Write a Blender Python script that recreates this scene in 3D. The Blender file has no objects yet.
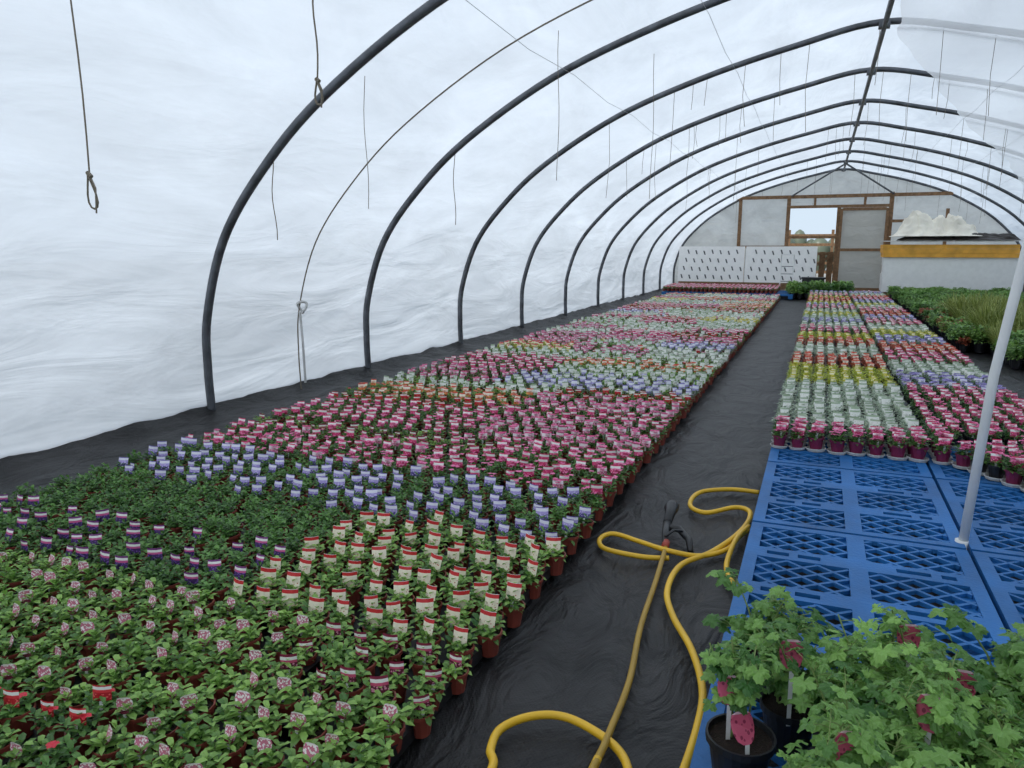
import bpy, math, random
from mathutils import Vector, noise, Matrix
random.seed(7)
R=random.random
def U(a,b): return a+(b-a)*R()
scene=bpy.context.scene
try: scene.view_settings.view_transform='Standard'
except Exception: pass

def srgb(r,g,b):
    f=lambda c:(c/255/12.92) if c/255<=0.04045 else ((c/255+0.055)/1.055)**2.4
    return (f(r),f(g),f(b),1)

# ---------------------------------------------------------------- materials
def newmat(name):
    m=bpy.data.materials.new(name); m.use_nodes=True
    nt=m.node_tree; nt.nodes.clear()
    out=nt.nodes.new('ShaderNodeOutputMaterial')
    return m,nt,nt.nodes,nt.links,out
def basic(name,col,rough=.6,metal=0,var=.15,scale=8,bump=0,bscale=60,spec=.5,coord='Object'):
    m,nt,N,L,out=newmat(name)
    b=N.new('ShaderNodeBsdfPrincipled'); L.new(b.outputs[0],out.inputs[0])
    b.inputs['Roughness'].default_value=rough; b.inputs['Metallic'].default_value=metal
    b.inputs['Specular IOR Level'].default_value=spec
    tc=N.new('ShaderNodeTexCoord'); nz=N.new('ShaderNodeTexNoise'); nz.inputs['Scale'].default_value=scale
    nz.inputs['Detail'].default_value=5
    L.new(tc.outputs[coord],nz.inputs['Vector'])
    cr=N.new('ShaderNodeValToRGB'); e=cr.color_ramp.elements
    e[0].position=.3; e[1].position=.7
    e[0].color=tuple(c*(1-var) for c in col[:3])+(1,); e[1].color=tuple(min(1,c*(1+var)) for c in col[:3])+(1,)
    L.new(nz.outputs[0],cr.inputs[0]); L.new(cr.outputs[0],b.inputs['Base Color'])
    if bump:
        n2=N.new('ShaderNodeTexNoise'); n2.inputs['Scale'].default_value=bscale; n2.inputs['Detail'].default_value=4
        L.new(tc.outputs[coord],n2.inputs['Vector'])
        bp=N.new('ShaderNodeBump'); bp.inputs['Strength'].default_value=bump; bp.inputs['Distance'].default_value=.02
        L.new(n2.outputs[0],bp.inputs['Height']); L.new(bp.outputs[0],b.inputs['Normal'])
    return m
def leafmat(name,c1,c2,rough=.42,trans=.25):
    m,nt,N,L,out=newmat(name)
    b=N.new('ShaderNodeBsdfPrincipled'); b.inputs['Roughness'].default_value=rough
    g=N.new('ShaderNodeNewGeometry'); o=N.new('ShaderNodeObjectInfo')
    ma=N.new('ShaderNodeMath'); ma.operation='MULTIPLY_ADD'; ma.inputs[1].default_value=.3
    L.new(o.outputs['Random'],ma.inputs[0])
    mb=N.new('ShaderNodeMath'); mb.operation='MULTIPLY'; mb.inputs[1].default_value=.75
    L.new(g.outputs['Random Per Island'],mb.inputs[0]); L.new(mb.outputs[0],ma.inputs[2])
    cr=N.new('ShaderNodeValToRGB'); cr.color_ramp.elements[0].color=c1; cr.color_ramp.elements[1].color=c2
    L.new(ma.outputs[0],cr.inputs[0]); L.new(cr.outputs[0],b.inputs['Base Color'])
    t=N.new('ShaderNodeBsdfTranslucent'); L.new(cr.outputs[0],t.inputs[0])
    mx=N.new('ShaderNodeMixShader'); mx.inputs[0].default_value=trans
    L.new(b.outputs[0],mx.inputs[1]); L.new(t.outputs[0],mx.inputs[2]); L.new(mx.outputs[0],out.inputs[0])
    return m
def labelmat(name,bands,speck=None,sscale=7,lo=.25,hi=.8,thr=.45):
    m,nt,N,L,out=newmat(name)
    b=N.new('ShaderNodeBsdfPrincipled'); b.inputs['Roughness'].default_value=.45
    L.new(b.outputs[0],out.inputs[0])
    uv=N.new('ShaderNodeUVMap'); sp=N.new('ShaderNodeSeparateXYZ'); L.new(uv.outputs[0],sp.inputs[0])
    cr=N.new('ShaderNodeValToRGB'); cr.color_ramp.interpolation='CONSTANT'
    e=cr.color_ramp.elements
    e[0].position=0; e[0].color=bands[0][1]
    e[1].position=bands[1][0] if len(bands)>1 else 1; e[1].color=bands[1][1] if len(bands)>1 else bands[0][1]
    for v,c in bands[2:]:
        k=e.new(v); k.color=c
    L.new(sp.outputs[1],cr.inputs[0])
    last=cr.outputs[0]
    if speck:
        oi=N.new('ShaderNodeObjectInfo')
        vm=N.new('ShaderNodeVectorMath'); vm.operation='ADD'; L.new(uv.outputs[0],vm.inputs[0])
        cx=N.new('ShaderNodeCombineXYZ'); L.new(oi.outputs['Random'],cx.inputs[2]); L.new(cx.outputs[0],vm.inputs[1])
        vo=N.new('ShaderNodeTexVoronoi'); vo.inputs['Scale'].default_value=sscale; L.new(vm.outputs[0],vo.inputs['Vector'])
        lt=N.new('ShaderNodeMath'); lt.operation='LESS_THAN'; lt.inputs[1].default_value=thr; L.new(vo.outputs['Distance'],lt.inputs[0])
        a=N.new('ShaderNodeMath'); a.operation='GREATER_THAN'; a.inputs[1].default_value=lo; L.new(sp.outputs[1],a.inputs[0])
        c=N.new('ShaderNodeMath'); c.operation='LESS_THAN'; c.inputs[1].default_value=hi; L.new(sp.outputs[1],c.inputs[0])
        m1=N.new('ShaderNodeMath'); m1.operation='MULTIPLY'; L.new(a.outputs[0],m1.inputs[0]); L.new(c.outputs[0],m1.inputs[1])
        m2=N.new('ShaderNodeMath'); m2.operation='MULTIPLY'; L.new(m1.outputs[0],m2.inputs[0]); L.new(lt.outputs[0],m2.inputs[1])
        mx=N.new('ShaderNodeMix'); mx.data_type='RGBA'; L.new(m2.outputs[0],mx.inputs[0]); L.new(last,mx.inputs[6]); mx.inputs[7].default_value=speck
        last=mx.outputs[2]
    L.new(last,b.inputs['Base Color'])
    return m
def plastic(name,col,transp=.05,translu=.72,bump=.5,stain=.12,dirt=0):
    m,nt,N,L,out=newmat(name)
    tc=N.new('ShaderNodeTexCoord')
    mp=N.new('ShaderNodeMapping'); mp.inputs['Scale'].default_value=(1.2,.4,2.0); L.new(tc.outputs['Object'],mp.inputs[0])
    n1=N.new('ShaderNodeTexNoise'); n1.inputs['Scale'].default_value=1.4; n1.inputs['Detail'].default_value=4; n1.inputs['Distortion'].default_value=.8; n1.inputs['Roughness'].default_value=.45
    L.new(mp.outputs[0],n1.inputs['Vector'])
    n2=N.new('ShaderNodeTexNoise'); n2.inputs['Scale'].default_value=.9; n2.inputs['Detail'].default_value=9; n2.inputs['Roughness'].default_value=.65; n2.inputs['Distortion'].default_value=.6
    mp2=N.new('ShaderNodeMapping'); mp2.inputs['Scale'].default_value=(1,.45,1.3); L.new(tc.outputs['Object'],mp2.inputs[0])
    L.new(mp2.outputs[0],n2.inputs['Vector'])
    cr=N.new('ShaderNodeValToRGB'); e=cr.color_ramp.elements; e[0].position=.32; e[1].position=.66
    e[0].color=tuple(c*(1-stain) for c in col[:3])+(1,); e[1].color=col
    L.new(n2.outputs[0],cr.inputs[0])
    bp=N.new('ShaderNodeBump'); bp.inputs['Strength'].default_value=bump; bp.inputs['Distance'].default_value=.14
    L.new(n1.outputs[0],bp.inputs['Height'])
    d=N.new('ShaderNodeBsdfDiffuse'); t=N.new('ShaderNodeBsdfTranslucent'); tr=N.new('ShaderNodeBsdfTransparent'); g=N.new('ShaderNodeBsdfGlossy')
    g.inputs['Roughness'].default_value=.28
    for s in (d,t): L.new(cr.outputs[0],s.inputs[0]); L.new(bp.outputs[0],s.inputs['Normal'])
    L.new(bp.outputs[0],g.inputs['Normal'])
    a=N.new('ShaderNodeMixShader'); a.inputs[0].default_value=translu; L.new(d.outputs[0],a.inputs[1]); L.new(t.outputs[0],a.inputs[2])
    b=N.new('ShaderNodeMixShader'); b.inputs[0].default_value=transp; L.new(a.outputs[0],b.inputs[1]); L.new(tr.outputs[0],b.inputs[2])
    c=N.new('ShaderNodeMixShader'); c.inputs[0].default_value=.06; L.new(b.outputs[0],c.inputs[1]); L.new(g.outputs[0],c.inputs[2])
    L.new(c.outputs[0],out.inputs[0])
    return m

M_plastic=plastic('polythene',srgb(224,231,239),stain=.20,bump=.55)
M_sheet=plastic('polythene_sheet',srgb(250,250,250),transp=.34,bump=.6,stain=.08,translu=.92)
M_steel=basic('galvanised_steel',srgb(92,95,100),rough=.45,metal=.5,var=.4,scale=6,bump=.1)
M_white=basic('white_paint',srgb(228,228,226),rough=.4,var=.05)
M_wood=basic('timber',srgb(128,98,70),rough=.8,var=.3,scale=12,bump=.3)
M_string=basic('twine',srgb(125,116,102),rough=.9)
M_wire=basic('wire',srgb(165,168,170),rough=.6)
M_stringw=basic('white_rope',srgb(200,200,198),rough=.9)
M_pot=basic('pot_terracotta',srgb(130,60,48),rough=.5,var=.15)
M_potblack=basic('pot_black',srgb(30,30,33),rough=.45)
M_potmag=basic('pot_magenta',srgb(120,36,74),rough=.45)
M_soil=basic('compost',srgb(45,32,24),rough=1,var=.4,scale=80,bump=.8,bscale=200)
M_tray=basic('tray_black',srgb(28,28,30),rough=.5)
M_cup=basic('tray_grey',srgb(196,196,194),rough=.5,var=.1)
M_blue=basic('pallet_blue',srgb(27,98,160),rough=.55,var=.28,scale=3,bump=.15)
M_hose=basic('hose_yellow',srgb(222,176,38),rough=.45,var=.15,scale=3)
M_hose2=basic('hose_olive',srgb(165,132,44),rough=.5,var=.12)
M_black=basic('black_plastic',srgb(26,26,28),rough=.4)
M_foam=basic('foam_board',srgb(240,239,236),rough=.5,var=.04)
M_mark=basic('print_grey',srgb(80,82,86),rough=.7)
M_orange=basic('board_edge_orange',srgb(232,168,66),rough=.7,var=.2,scale=4)
M_tarp=basic('tarp_cream',srgb(244,236,220),rough=.7,var=.12,scale=3)
M_dark=basic('dark_sheet',srgb(60,54,50),rough=.5)
M_leafA=leafmat('leaf_mid',srgb(44,92,34),srgb(164,204,104))
M_leafD=leafmat('leaf_dark',srgb(36,76,32),srgb(118,164,80))
M_leafS=leafmat('leaf_silver',srgb(128,152,124),srgb(220,228,208))
M_leafY=leafmat('leaf_lime',srgb(128,148,44),srgb(218,220,92))
M_leafO=leafmat('leaf_bronze',srgb(120,52,38),srgb(204,112,78))
M_leafB=leafmat('leaf_blue',srgb(70,100,66),srgb(150,174,134))
M_leafG=leafmat('leaf_geranium',srgb(48,100,38),srgb(152,196,100),trans=.3)
M_grass=leafmat('leaf_grass',srgb(96,118,46),srgb(176,182,104))
M_stem=basic('stem',srgb(120,140,76),rough=.6)

def c(r,g,b): return srgb(r,g,b)
W=c(240,237,233)
LM={
 'speck':labelmat('label_speckled_pink',[(0,c(116,26,54)),(.24,c(204,116,142)),(.88,c(234,222,222))],c(242,230,230),7,.2,.97,.46),
 'cream':labelmat('label_cream',[(0,c(225,200,170)),(.06,c(243,230,208)),(.74,c(204,42,46)),(.97,W)],c(200,110,90),6,.1,.5,.24),
 'navy':labelmat('label_navy',[(0,c(66,38,98)),(.50,c(206,88,146)),(.66,W),(.85,c(118,50,118))],c(126,88,176),7,.05,.5,.35),
 'lav':labelmat('label_lavender',[(0,c(92,76,148)),(.40,c(170,154,214)),(.66,c(230,226,240)),(.92,c(116,100,176))],c(204,192,234),7,.1,.64,.38),
 'mag':labelmat('label_magenta',[(0,c(162,26,76)),(.28,c(220,68,122)),(.62,W),(.88,c(206,50,100))],c(242,150,186),6,.1,.58,.36),
 'red':labelmat('label_red',[(0,c(190,26,42)),(.52,c(224,60,68)),(.70,W),(.90,c(194,30,46))],c(238,116,110),6,.1,.5,.36),
 'pink':labelmat('label_pink',[(0,c(220,108,152)),(.46,c(241,226,230)),(.82,c(218,86,138))],c(242,198,212),6,.05,.5,.38),
 'orange':labelmat('label_orange',[(0,c(222,102,62)),(.42,c(238,229,210)),(.84,c(216,78,56))],c(244,184,104),6,.05,.4,.4),
 'lilac':labelmat('label_lilac',[(0,c(154,144,202)),(.40,c(228,227,238)),(.86,c(140,132,192))],c(194,186,226),6,.05,.4,.4),
 'white':labelmat('label_white',[(0,c(232,232,226)),(.80,c(162,180,152))],c(196,207,180),6,.05,.7,.28),
 'yellow':labelmat('label_yellow',[(0,c(226,210,80)),(.5,c(242,238,208)),(.84,c(214,196,74))],c(240,228,128),6,.05,.45,.4),
 'maroon':labelmat('label_maroon',[(0,c(100,26,54)),(.42,c(202,80,116)),(.60,W),(.82,c(132,34,66))],c(214,142,166),6,.05,.4,.4),
 'egg':labelmat('label_egg_pink',[(0,c(200,84,114)),(.90,c(228,190,202))],c(140,44,74),5,.05,.8,.32),
}

# ---------------------------------------------------------------- mesh builder
class MB:
    def __init__(s): s.v=[];s.f=[];s.m=[];s.uv=[];s.mats=[]
    def mi(s,mat):
        if mat not in s.mats: s.mats.append(mat)
        return s.mats.index(mat)
    def face(s,idx,mat,uv=None):
        s.f.append(tuple(idx)); s.m.append(s.mi(mat)); s.uv.append(uv)
    def add(s,p): s.v.append(tuple(p)); return len(s.v)-1
    def box(s,cx,cy,cz,sx,sy,sz,mat,M=None):
        b=len(s.v)
        for dz in(-.5,.5):
            for dx,dy in((-.5,-.5),(.5,-.5),(.5,.5),(-.5,.5)):
                p=Vector((dx*sx,dy*sy,dz*sz))
                if M is not None: p=M@p
                s.v.append((cx+p[0],cy+p[1],cz+p[2]))
        for f in((0,3,2,1),(4,5,6,7),(0,1,5,4),(1,2,6,5),(2,3,7,6),(3,0,4,7)): s.face([b+i for i in f],mat)
    def lathe(s,prof,n,mat,ox=0,oy=0,oz=0,cap=None):
        rings=[]
        for r,z in prof:
            rings.append([s.add((ox+r*math.cos(2*math.pi*i/n),oy+r*math.sin(2*math.pi*i/n),oz+z)) for i in range(n)])
        for a,b in zip(rings,rings[1:]):
            for i in range(n):
                j=(i+1)%n; s.face((a[i],a[j],b[j],b[i]),mat)
        if cap: s.face(rings[-1],cap)
        return rings
    def tube(s,pts,r,mat,n=8,caps=True):
        pts=[Vector(p) for p in pts]; rings=[]; up=Vector((0,0,1))
        t0=(pts[1]-pts[0]).normalized(); x=t0.cross(up)
        if x.length<.05: x=t0.cross(Vector((0,1,0)))
        x.normalize()
        for i,p in enumerate(pts):
            t=(pts[min(i+1,len(pts)-1)]-pts[max(i-1,0)]).normalized()
            x=(x-t*x.dot(t)).normalized(); y=t.cross(x)
            rr=r[i] if isinstance(r,(list,tuple)) else r
            rings.append([s.add(p+x*math.cos(2*math.pi*k/n)*rr+y*math.sin(2*math.pi*k/n)*rr) for k in range(n)])
        for a,b in zip(rings,rings[1:]):
            for i in range(n):
                j=(i+1)%n; s.face((a[i],a[j],b[j],b[i]),mat)
        if caps: s.face(rings[0][::-1],mat); s.face(rings[-1],mat)
    def leaf(s,base,az,el,L,w,mat,curl=.6,fold=.25,twist=0):
        d=Vector((math.cos(az),math.sin(az),0)); side=Vector((-math.sin(az),math.cos(az),0))
        p=Vector(base); secs=[]; e=el
        st=[(.0,0),(.33,.8),(.38,1.0),(.29,0)]
        for ds,ww in st:
            p=p+(d*math.cos(e)+Vector((0,0,1))*math.sin(e))*ds*L
            up=(-d*math.sin(e)+Vector((0,0,1))*math.cos(e))
            sd=side*math.cos(twist)+up*math.sin(twist)
            secs.append((p.copy(),ww*w*.5,up,sd)); e-=curl*.5
        a=s.add(secs[0][0]); R1=[]
        for q,ww,up,sd in secs[1:3]:
            R1.append([s.add(q-sd*ww+up*ww*fold),s.add(q),s.add(q+sd*ww+up*ww*fold)])
        t=s.add(secs[3][0])
        s.face((a,R1[0][1],R1[0][0]),mat); s.face((a,R1[0][2],R1[0][1]),mat)
        for k in(0,1): s.face((R1[0][k],R1[0][k+1],R1[1][k+1],R1[1][k]),mat)
        s.face((R1[1][0],R1[1][1],t),mat); s.face((R1[1][1],R1[1][2],t),mat)
    def mesh(s,name,smooth=False):
        me=bpy.data.meshes.new(name); me.from_pydata(s.v,[],s.f)
        for m in s.mats: me.materials.append(m)
        me.polygons.foreach_set('material_index',s.m)
        if any(u for u in s.uv):
            ul=me.uv_layers.new(name='UVMap')
            for p,u in zip(me.polygons,s.uv):
                if u:
                    for li,q in zip(p.loop_indices,u): ul.data[li].uv=q
        if smooth: me.polygons.foreach_set('use_smooth',[True]*len(me.polygons))
        me.update(); return me
    def obj(s,name,smooth=False,loc=(0,0,0),parent=None):
        o=bpy.data.objects.new(name,s.mesh(name,smooth)); scene.collection.objects.link(o); o.location=loc
        if parent: o.parent=parent
        return o

# ---------------------------------------------------------------- tunnel profile
X0=.52
PR=[(-5.87,0),(-5.88,.45),(-5.84,.95),(-5.58,1.66),(-5.09,2.26),(-4.42,2.82),(-3.36,3.42),(-2.2,3.84),(-1,4.15),(0,4.33)]
def cr(p0,p1,p2,p3,t):
    return tuple(.5*((2*b)+(-a+c_)*t+(2*a-5*b+4*c_-d)*t*t+(-a+3*b-3*c_+d)*t**3) for a,b,c_,d in zip(p0,p1,p2,p3))
full=PR+[(-x,z) for x,z in PR[-2::-1]]
ctrl=[(full[0][0],-.5)]+full+[(full[-1][0],-.5)]
PF=[]
for i in range(1,len(ctrl)-2):
    for k in range(6):
        PF.append(cr(ctrl[i-1],ctrl[i],ctrl[i+1],ctrl[i+2],k/6))
PF.append(full[-1])
nP=len(PF)
def pnormal(i):
    a=PF[max(i-1,0)];b=PF[min(i+1,nP-1)]
    d=Vector((b[0]-a[0],0,b[1]-a[1])).normalized(); return Vector((-d[2],0,d[0]))
def pz(xrel):
    xrel=max(-5.86,min(5.86,xrel))
    best=None
    for a,b in zip(PF,PF[1:]):
        if min(a[0],b[0])<=xrel<=max(a[0],b[0]) and abs(b[0]-a[0])>1e-6:
            z=a[1]+(b[1]-a[1])*(xrel-a[0])/(b[0]-a[0]); best=z if best is None else max(best,z)
    return best or .9
YH=[5.36+2.715*k for k in range(-2,10)]
YE=29.85
Y_START=YH[0]-.3
for y in YH:
    b=MB(); pts=[(X0+p[0],y,p[1]) for p in PF]
    b.tube(pts,.040,M_steel,n=10); 
    b.obj('steel_hoop',smooth=True)
b=MB(); b.tube([(X0,y,4.27) for y in YH],.032,M_steel,n=8)
for y in YH[1:]:
    b.box(X0,y,4.29,.13,.1,.07,M_steel)
b.tube([(X0,27.0,4.25),(X0-1.7,YE-.1,3.42)],.03,M_steel); b.tube([(X0,27.0,4.25),(X0+1.7,YE-.1,3.42)],.03,M_steel)
b.obj('ridge_purlin')

def skin(name,i0,i1,mat):
    ys=[]; y=Y_START
    while y<YE: ys.append(y); y+=.09
    ys.append(YE)
    b=MB(); rows=[]
    for y in ys:
        k=(y-YH[0])/2.715; fr=k-math.floor(k)
        sag=math.sin(math.pi*fr)
        row=[]
        for i in range(i0,i1+1):
            for sub in ((0,.5) if i<i1 else (0,)):
                p=PF[i]; n=pnormal(i)
                if sub: p=((PF[i][0]+PF[i+1][0])/2,(PF[i][1]+PF[i+1][1])/2)
                w=noise.noise(Vector((p[0]*.8,y*.25,p[1]*1.2)))*.07+noise.noise(Vector((p[0]*2.5+9,y*.7,p[1]*4)))*.020
                w+=max(0,noise.noise(Vector((p[1]*2.0+y*.7,p[0]*.6,4)))-.1)*.05+max(0,noise.noise(Vector((p[1]*2.2-y*.8,p[0]*.7,8)))-.1)*.05
                low=min(1,p[1]/.5)
                off=.05-.035*sag*low+w*sag*low*1.1
                row.append(b.add((X0+p[0]+n[0]*off,y,max(-.02,p[1]+n[2]*off))))
        rows.append(row)
    for a,c_ in zip(rows,rows[1:]):
        for j in range(len(a)-1): b.face((a[j],a[j+1],c_[j+1],c_[j]),mat)
    return b.obj(name,smooth=True)
iL=next(i for i in range(nP) if PF[i][1]>1.66); iR=nP-1-iL
skin('wall_left',0,iL,M_plastic); skin('ceiling',iL,iR,M_plastic); skin('wall_right',iR,nP-1,M_plastic)

M_plasticE=plastic('polythene_end',srgb(228,228,224),stain=.28,bump=.8)
def gable(name,y,opening=None,mat=None):
    b=MB(); xs=[-5.87+i*11.74/80 for i in range(81)]
    if opening: xs=sorted(xs+[opening[0]-X0,opening[1]-X0])
    for a,c_ in zip(xs,xs[1:]):
        mid=(a+c_)/2+X0; lo=opening[2] if opening and opening[0]<mid<opening[1] else 0
        n=6
        za,zc=pz(a),pz(c_)
        for k in range(n):
            q=[]
            for (x,zt) in((a,za),(c_,zc)):
                for kk in(k,k+1):
                    z=lo+(zt-lo)*kk/n; q.append(b.add((X0+x,y+noise.noise(Vector((x*1.3,3.3,z*1.3)))*.05,z)))
            b.face((q[0],q[2],q[3],q[1]),mat or M_plastic)
    return b.obj(name,smooth=True)
gable('wall_back',YE,(-1.2,.46,3.0),M_plasticE)
gable('wall_front',Y_START)
b=MB(); yy=YE-.08
def post(x,z0,z1,w=.12): b.box(x,yy,(z0+z1)/2,w,.09,z1-z0,M_wood)
post(-2.95,0,3.4,.12); post(-1.24,0,3.42,.13); post(.47,0,3.05,.12); post(2.15,0,3.5,.14); post(3.9,0,2.9,.1); post(-.35,3.04,3.4,.08); post(1.3,3.04,3.4,.08)
b.box(.45,yy-.05,3.4,7.1,.06,.12,M_wood); b.box(.45,yy-.04,3.04,3.4,.06,.1,M_wood)
b.box(-2.1,yy-.04,1.6,1.7,.06,.1,M_wood); b.box(3.0,yy-.04,2.5,1.7,.06,.1,M_wood)
b.box(-.38,yy,1.95,1.6,.06,.09,M_wood)
b.obj('trim_1')
b=MB()
for x in(.56,2.04): b.box(x,yy-.1,1.5,.09,.05,2.9,M_wood)
for z in(.1,1.5,2.93): b.box(1.3,yy-.1,z,1.4,.05,.1,M_wood)
b.box(1.3,yy-.07,1.5,1.45,.01,2.85,plastic('door_polythene',srgb(228,226,220),transp=.25))
b.obj('door_1')
b=MB()
for k in range(6): b.box(-1.05+k*.27,YE+.5,.72,.2,.03,1.4,M_wood)
for z in(.2,1.35): b.box(-.38,YE+.46,z,1.6,.05,.1,M_wood)
b.box(-.38,YE+.44,.78,1.9,.04,.1,M_wood,Matrix.Rotation(-.62,3,'Y'))
b.obj('door_2')

def sheet():
    b=MB(); ys=[]; y=Y_START+.2
    while y<24: ys.append(y); y+=.15
    rows=[]; n=64
    iTop=(nP-1)//2
    for y in ys:
        if y<10.8: xe=.12
        elif y<16.2: xe=.12+(y-10.8)/5.4*1.62
        else: xe=1.74+(y-16.2)*.4
        xe+=.12*noise.noise(Vector((y*1.1,0,0)))*(1 if y>7 else 0)
        xe=max(xe,.08)
        cand=[i for i in range(iTop,nP) if PF[i][0]<=xe+.001 and PF[i][1]>1]
        i0=cand[-1] if cand else iTop
        fi=i0+(xe-PF[i0][0])/max(1e-4,(PF[min(i0+1,nP-1)][0]-PF[i0][0])) if i0<nP-1 else i0
        fi=min(max(fi,iTop),nP-4)
        row=[]
        k=(y-YH[0])/2.715; sg=math.sin(math.pi*(k-math.floor(k)))
        for j in range(n+1):
            q=fi+(nP-1-fi)*j/n; i=min(int(q),nP-2); f=q-i
            x=PF[i][0]*(1-f)+PF[i+1][0]*f; z=PF[i][1]*(1-f)+PF[i+1][1]*f
            nn=pnormal(i)
            off=-(.05+.03*sg+.05*(.5+.5*noise.noise(Vector((x*.6,y*.35,1))))+.04*(.5+.5*noise.noise(Vector((x*2.0+y*1.2,y*.8,5)))))
            if z<.6: off*=max(.3,z/.6)
            row.append(b.add((X0+x+nn[0]*off,y,max(.01,z+nn[2]*off))))
        rows.append(row)
    for a,c_ in zip(rows,rows[1:]):
        for j in range(n): b.face((a[j],a[j+1],c_[j+1],c_[j]),M_sheet)
    b.obj('hanging_polythene_sheet',smooth=True)
sheet()

b=MB(); pts=[(X0+p[0]*.992,6.65,p[1]*.992) for p in PF[:nP*3//4]]
b.tube(pts,.008,M_string,n=5)
b.tube([(-5.23+.05*math.cos(t),6.65+.03*math.sin(t*2),.95+.06*math.sin(t)) for t in [i*.4 for i in range(17)]],.016,M_stringw,n=5)
b.tube([(-5.25,6.63,.9),(-5.21,6.6,.6),(-5.2,6.6,.12)],.014,M_stringw,n=5)
b.obj('tie_rope')

def twine(x,y,z0,z1,loop=True,r=.006):
    b=MB(); pts=[]
    for i in range(9):
        t=i/8; pts.append((x+.012*math.sin(t*7+x),y+.008*math.cos(t*6),z1+(z0-z1)*t))
    b.tube(pts,r,M_string,n=5)
    if loop:
        b.tube([(x+.022*math.sin(t)+.012*math.sin(2*t),y+.01*math.cos(t),z0-.07-.08*math.cos(t)) for t in [i*math.pi/7 for i in range(15)]],r*1.15,M_string,n=5)
        b.tube([(x,y,z0),(x+.03,y,z0-.06),(x+.02,y,z0-.17)],r,M_string,n=5)
        b.tube([(x-.012,y,z0+.01),(x+.012,y,z0-.01)],r*2.4,M_string,n=6)
    b.obj('hanging_twine')
def zroof(x): return pz(x-X0)
for x,y,z0,lp,r in [(-3.07,2.46,1.92,True,.004),(-3.09,4.2,2.66,True,.006),(-4.46,5.36,1.66,False,.0045),(-3.6,5.52,1.92,False,.003),(-4.06,8.07,1.86,False,.0045),(-2.4,6.97,2.23,False,.003),(-1.9,8.85,2.15,False,.003)]:
    twine(x,y,z0,zroof(x)-.02,lp,r)
b=MB()
for i in range(90):
    y=random.choice(YH[4:])+U(-.05,.05); x=U(-3.5,4.5); zt=zroof(x)-.03; l=U(.25,1.1)
    b.tube([(x,y,zt),(x+U(-.02,.02),y,zt-l*.5),(x+U(-.03,.03),y,zt-l)],.0032,M_string,n=4)
b.obj('hanging_string_cluster')
b=MB()
for x in(-2.6,-1.2,2.2,3.2,4.1):
    z=zroof(x)-.1; pts=[]
    for k in range(len(YH)-1):
        for t in(0,.5): pts.append((x,YH[k]+2.715*t,z-(.05 if t else 0)))
    pts.append((x,YH[-1],z)); b.tube(pts,.0028,M_wire,n=4)
b.obj('crop_wire')

# ---------------------------------------------------------------- floor
M_floor,nt,N,L,out=newmat('woven_ground_cover')
bs=N.new('ShaderNodeBsdfPrincipled'); L.new(bs.outputs[0],out.inputs[0]); bs.inputs['Roughness'].default_value=.45
bs.inputs['Specular IOR Level'].default_value=.3
tc=N.new('ShaderNodeTexCoord'); n1=N.new('ShaderNodeTexNoise'); n1.inputs['Scale'].default_value=1.6; n1.inputs['Detail'].default_value=10; n1.inputs['Roughness'].default_value=.72
L.new(tc.outputs['Object'],n1.inputs['Vector'])
crp=N.new('ShaderNodeValToRGB'); e=crp.color_ramp.elements; e[0].position=.38; e[0].color=srgb(18,18,19); e[1].position=.74; e[1].color=srgb(56,54,54)
L.new(n1.outputs[0],crp.inputs[0])
ck=N.new('ShaderNodeTexChecker'); ck.inputs['Scale'].default_value=110; ck.inputs[1].default_value=(1,1,1,1); ck.inputs[2].default_value=(.55,.55,.55,1); L.new(tc.outputs['Object'],ck.inputs['Vector'])
mm=N.new('ShaderNodeMix'); mm.data_type='RGBA'; mm.blend_type='MULTIPLY'; mm.inputs[0].default_value=.8; L.new(crp.outputs[0],mm.inputs[6]); L.new(ck.outputs[0],mm.inputs[7])
L.new(mm.outputs[2],bs.inputs['Base Color'])
mp=N.new('ShaderNodeMapping'); mp.inputs['Scale'].default_value=(1.6,.8,1); mp.inputs['Rotation'].default_value=(0,0,.25); L.new(tc.outputs['Object'],mp.inputs[0])
n2=N.new('ShaderNodeTexNoise'); n2.inputs['Scale'].default_value=2.6; n2.inputs['Detail'].default_value=6; n2.inputs['Distortion'].default_value=1.3; L.new(mp.outputs[0],n2.inputs['Vector'])
bp=N.new('ShaderNodeBump'); bp.inputs['Strength'].default_value=.85; bp.inputs['Distance'].default_value=.065; L.new(n2.outputs[0],bp.inputs['Height'])
bp2=N.new('ShaderNodeBump'); bp2.inputs['Strength'].default_value=.5; bp2.inputs['Distance'].default_value=.004; L.new(ck.outputs[1],bp2.inputs['Height']); L.new(bp.outputs[0],bp2.inputs['Normal'])
L.new(bp2.outputs[0],bs.inputs['Normal'])
b=MB(); rows=[]
xs=[-5.42+i*11.9/200 for i in range(201)]; y=Y_START; ys=[]
while y<YE: ys.append(y); y+=.1
for y in ys:
    row=[]
    for x in xs:
        z=-.02+.02*noise.noise(Vector((x*3,y*1.2,0)))+.008*noise.noise(Vector((x*7+y*2,y*3,3)))
        z=min(z,-.003)
        dl=x+5.42
        if dl<1.0:
            z=-.005+.10*max(0,1-dl/.35)**2+(.03*noise.noise(Vector((x*4,y*2.2,2)))+.02*noise.noise(Vector((x*9,y*5,4))))*min(1,(1.0-dl)*2)
            z=max(z,-.02)
        row.append(b.add((x,y,z)))
    rows.append(row)
for a,c_ in zip(rows,rows[1:]):
    for j in range(len(a)-1): b.face((a[j],a[j+1],c_[j+1],c_[j]),M_floor)
b.obj('floor',smooth=True)
M_grassg=basic('outside_ground_neutral',srgb(150,148,142),rough=1,var=.2,scale=.5)  # grass ground coloured neutral grey so bounced light doesn't tint the polythene green
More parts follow.
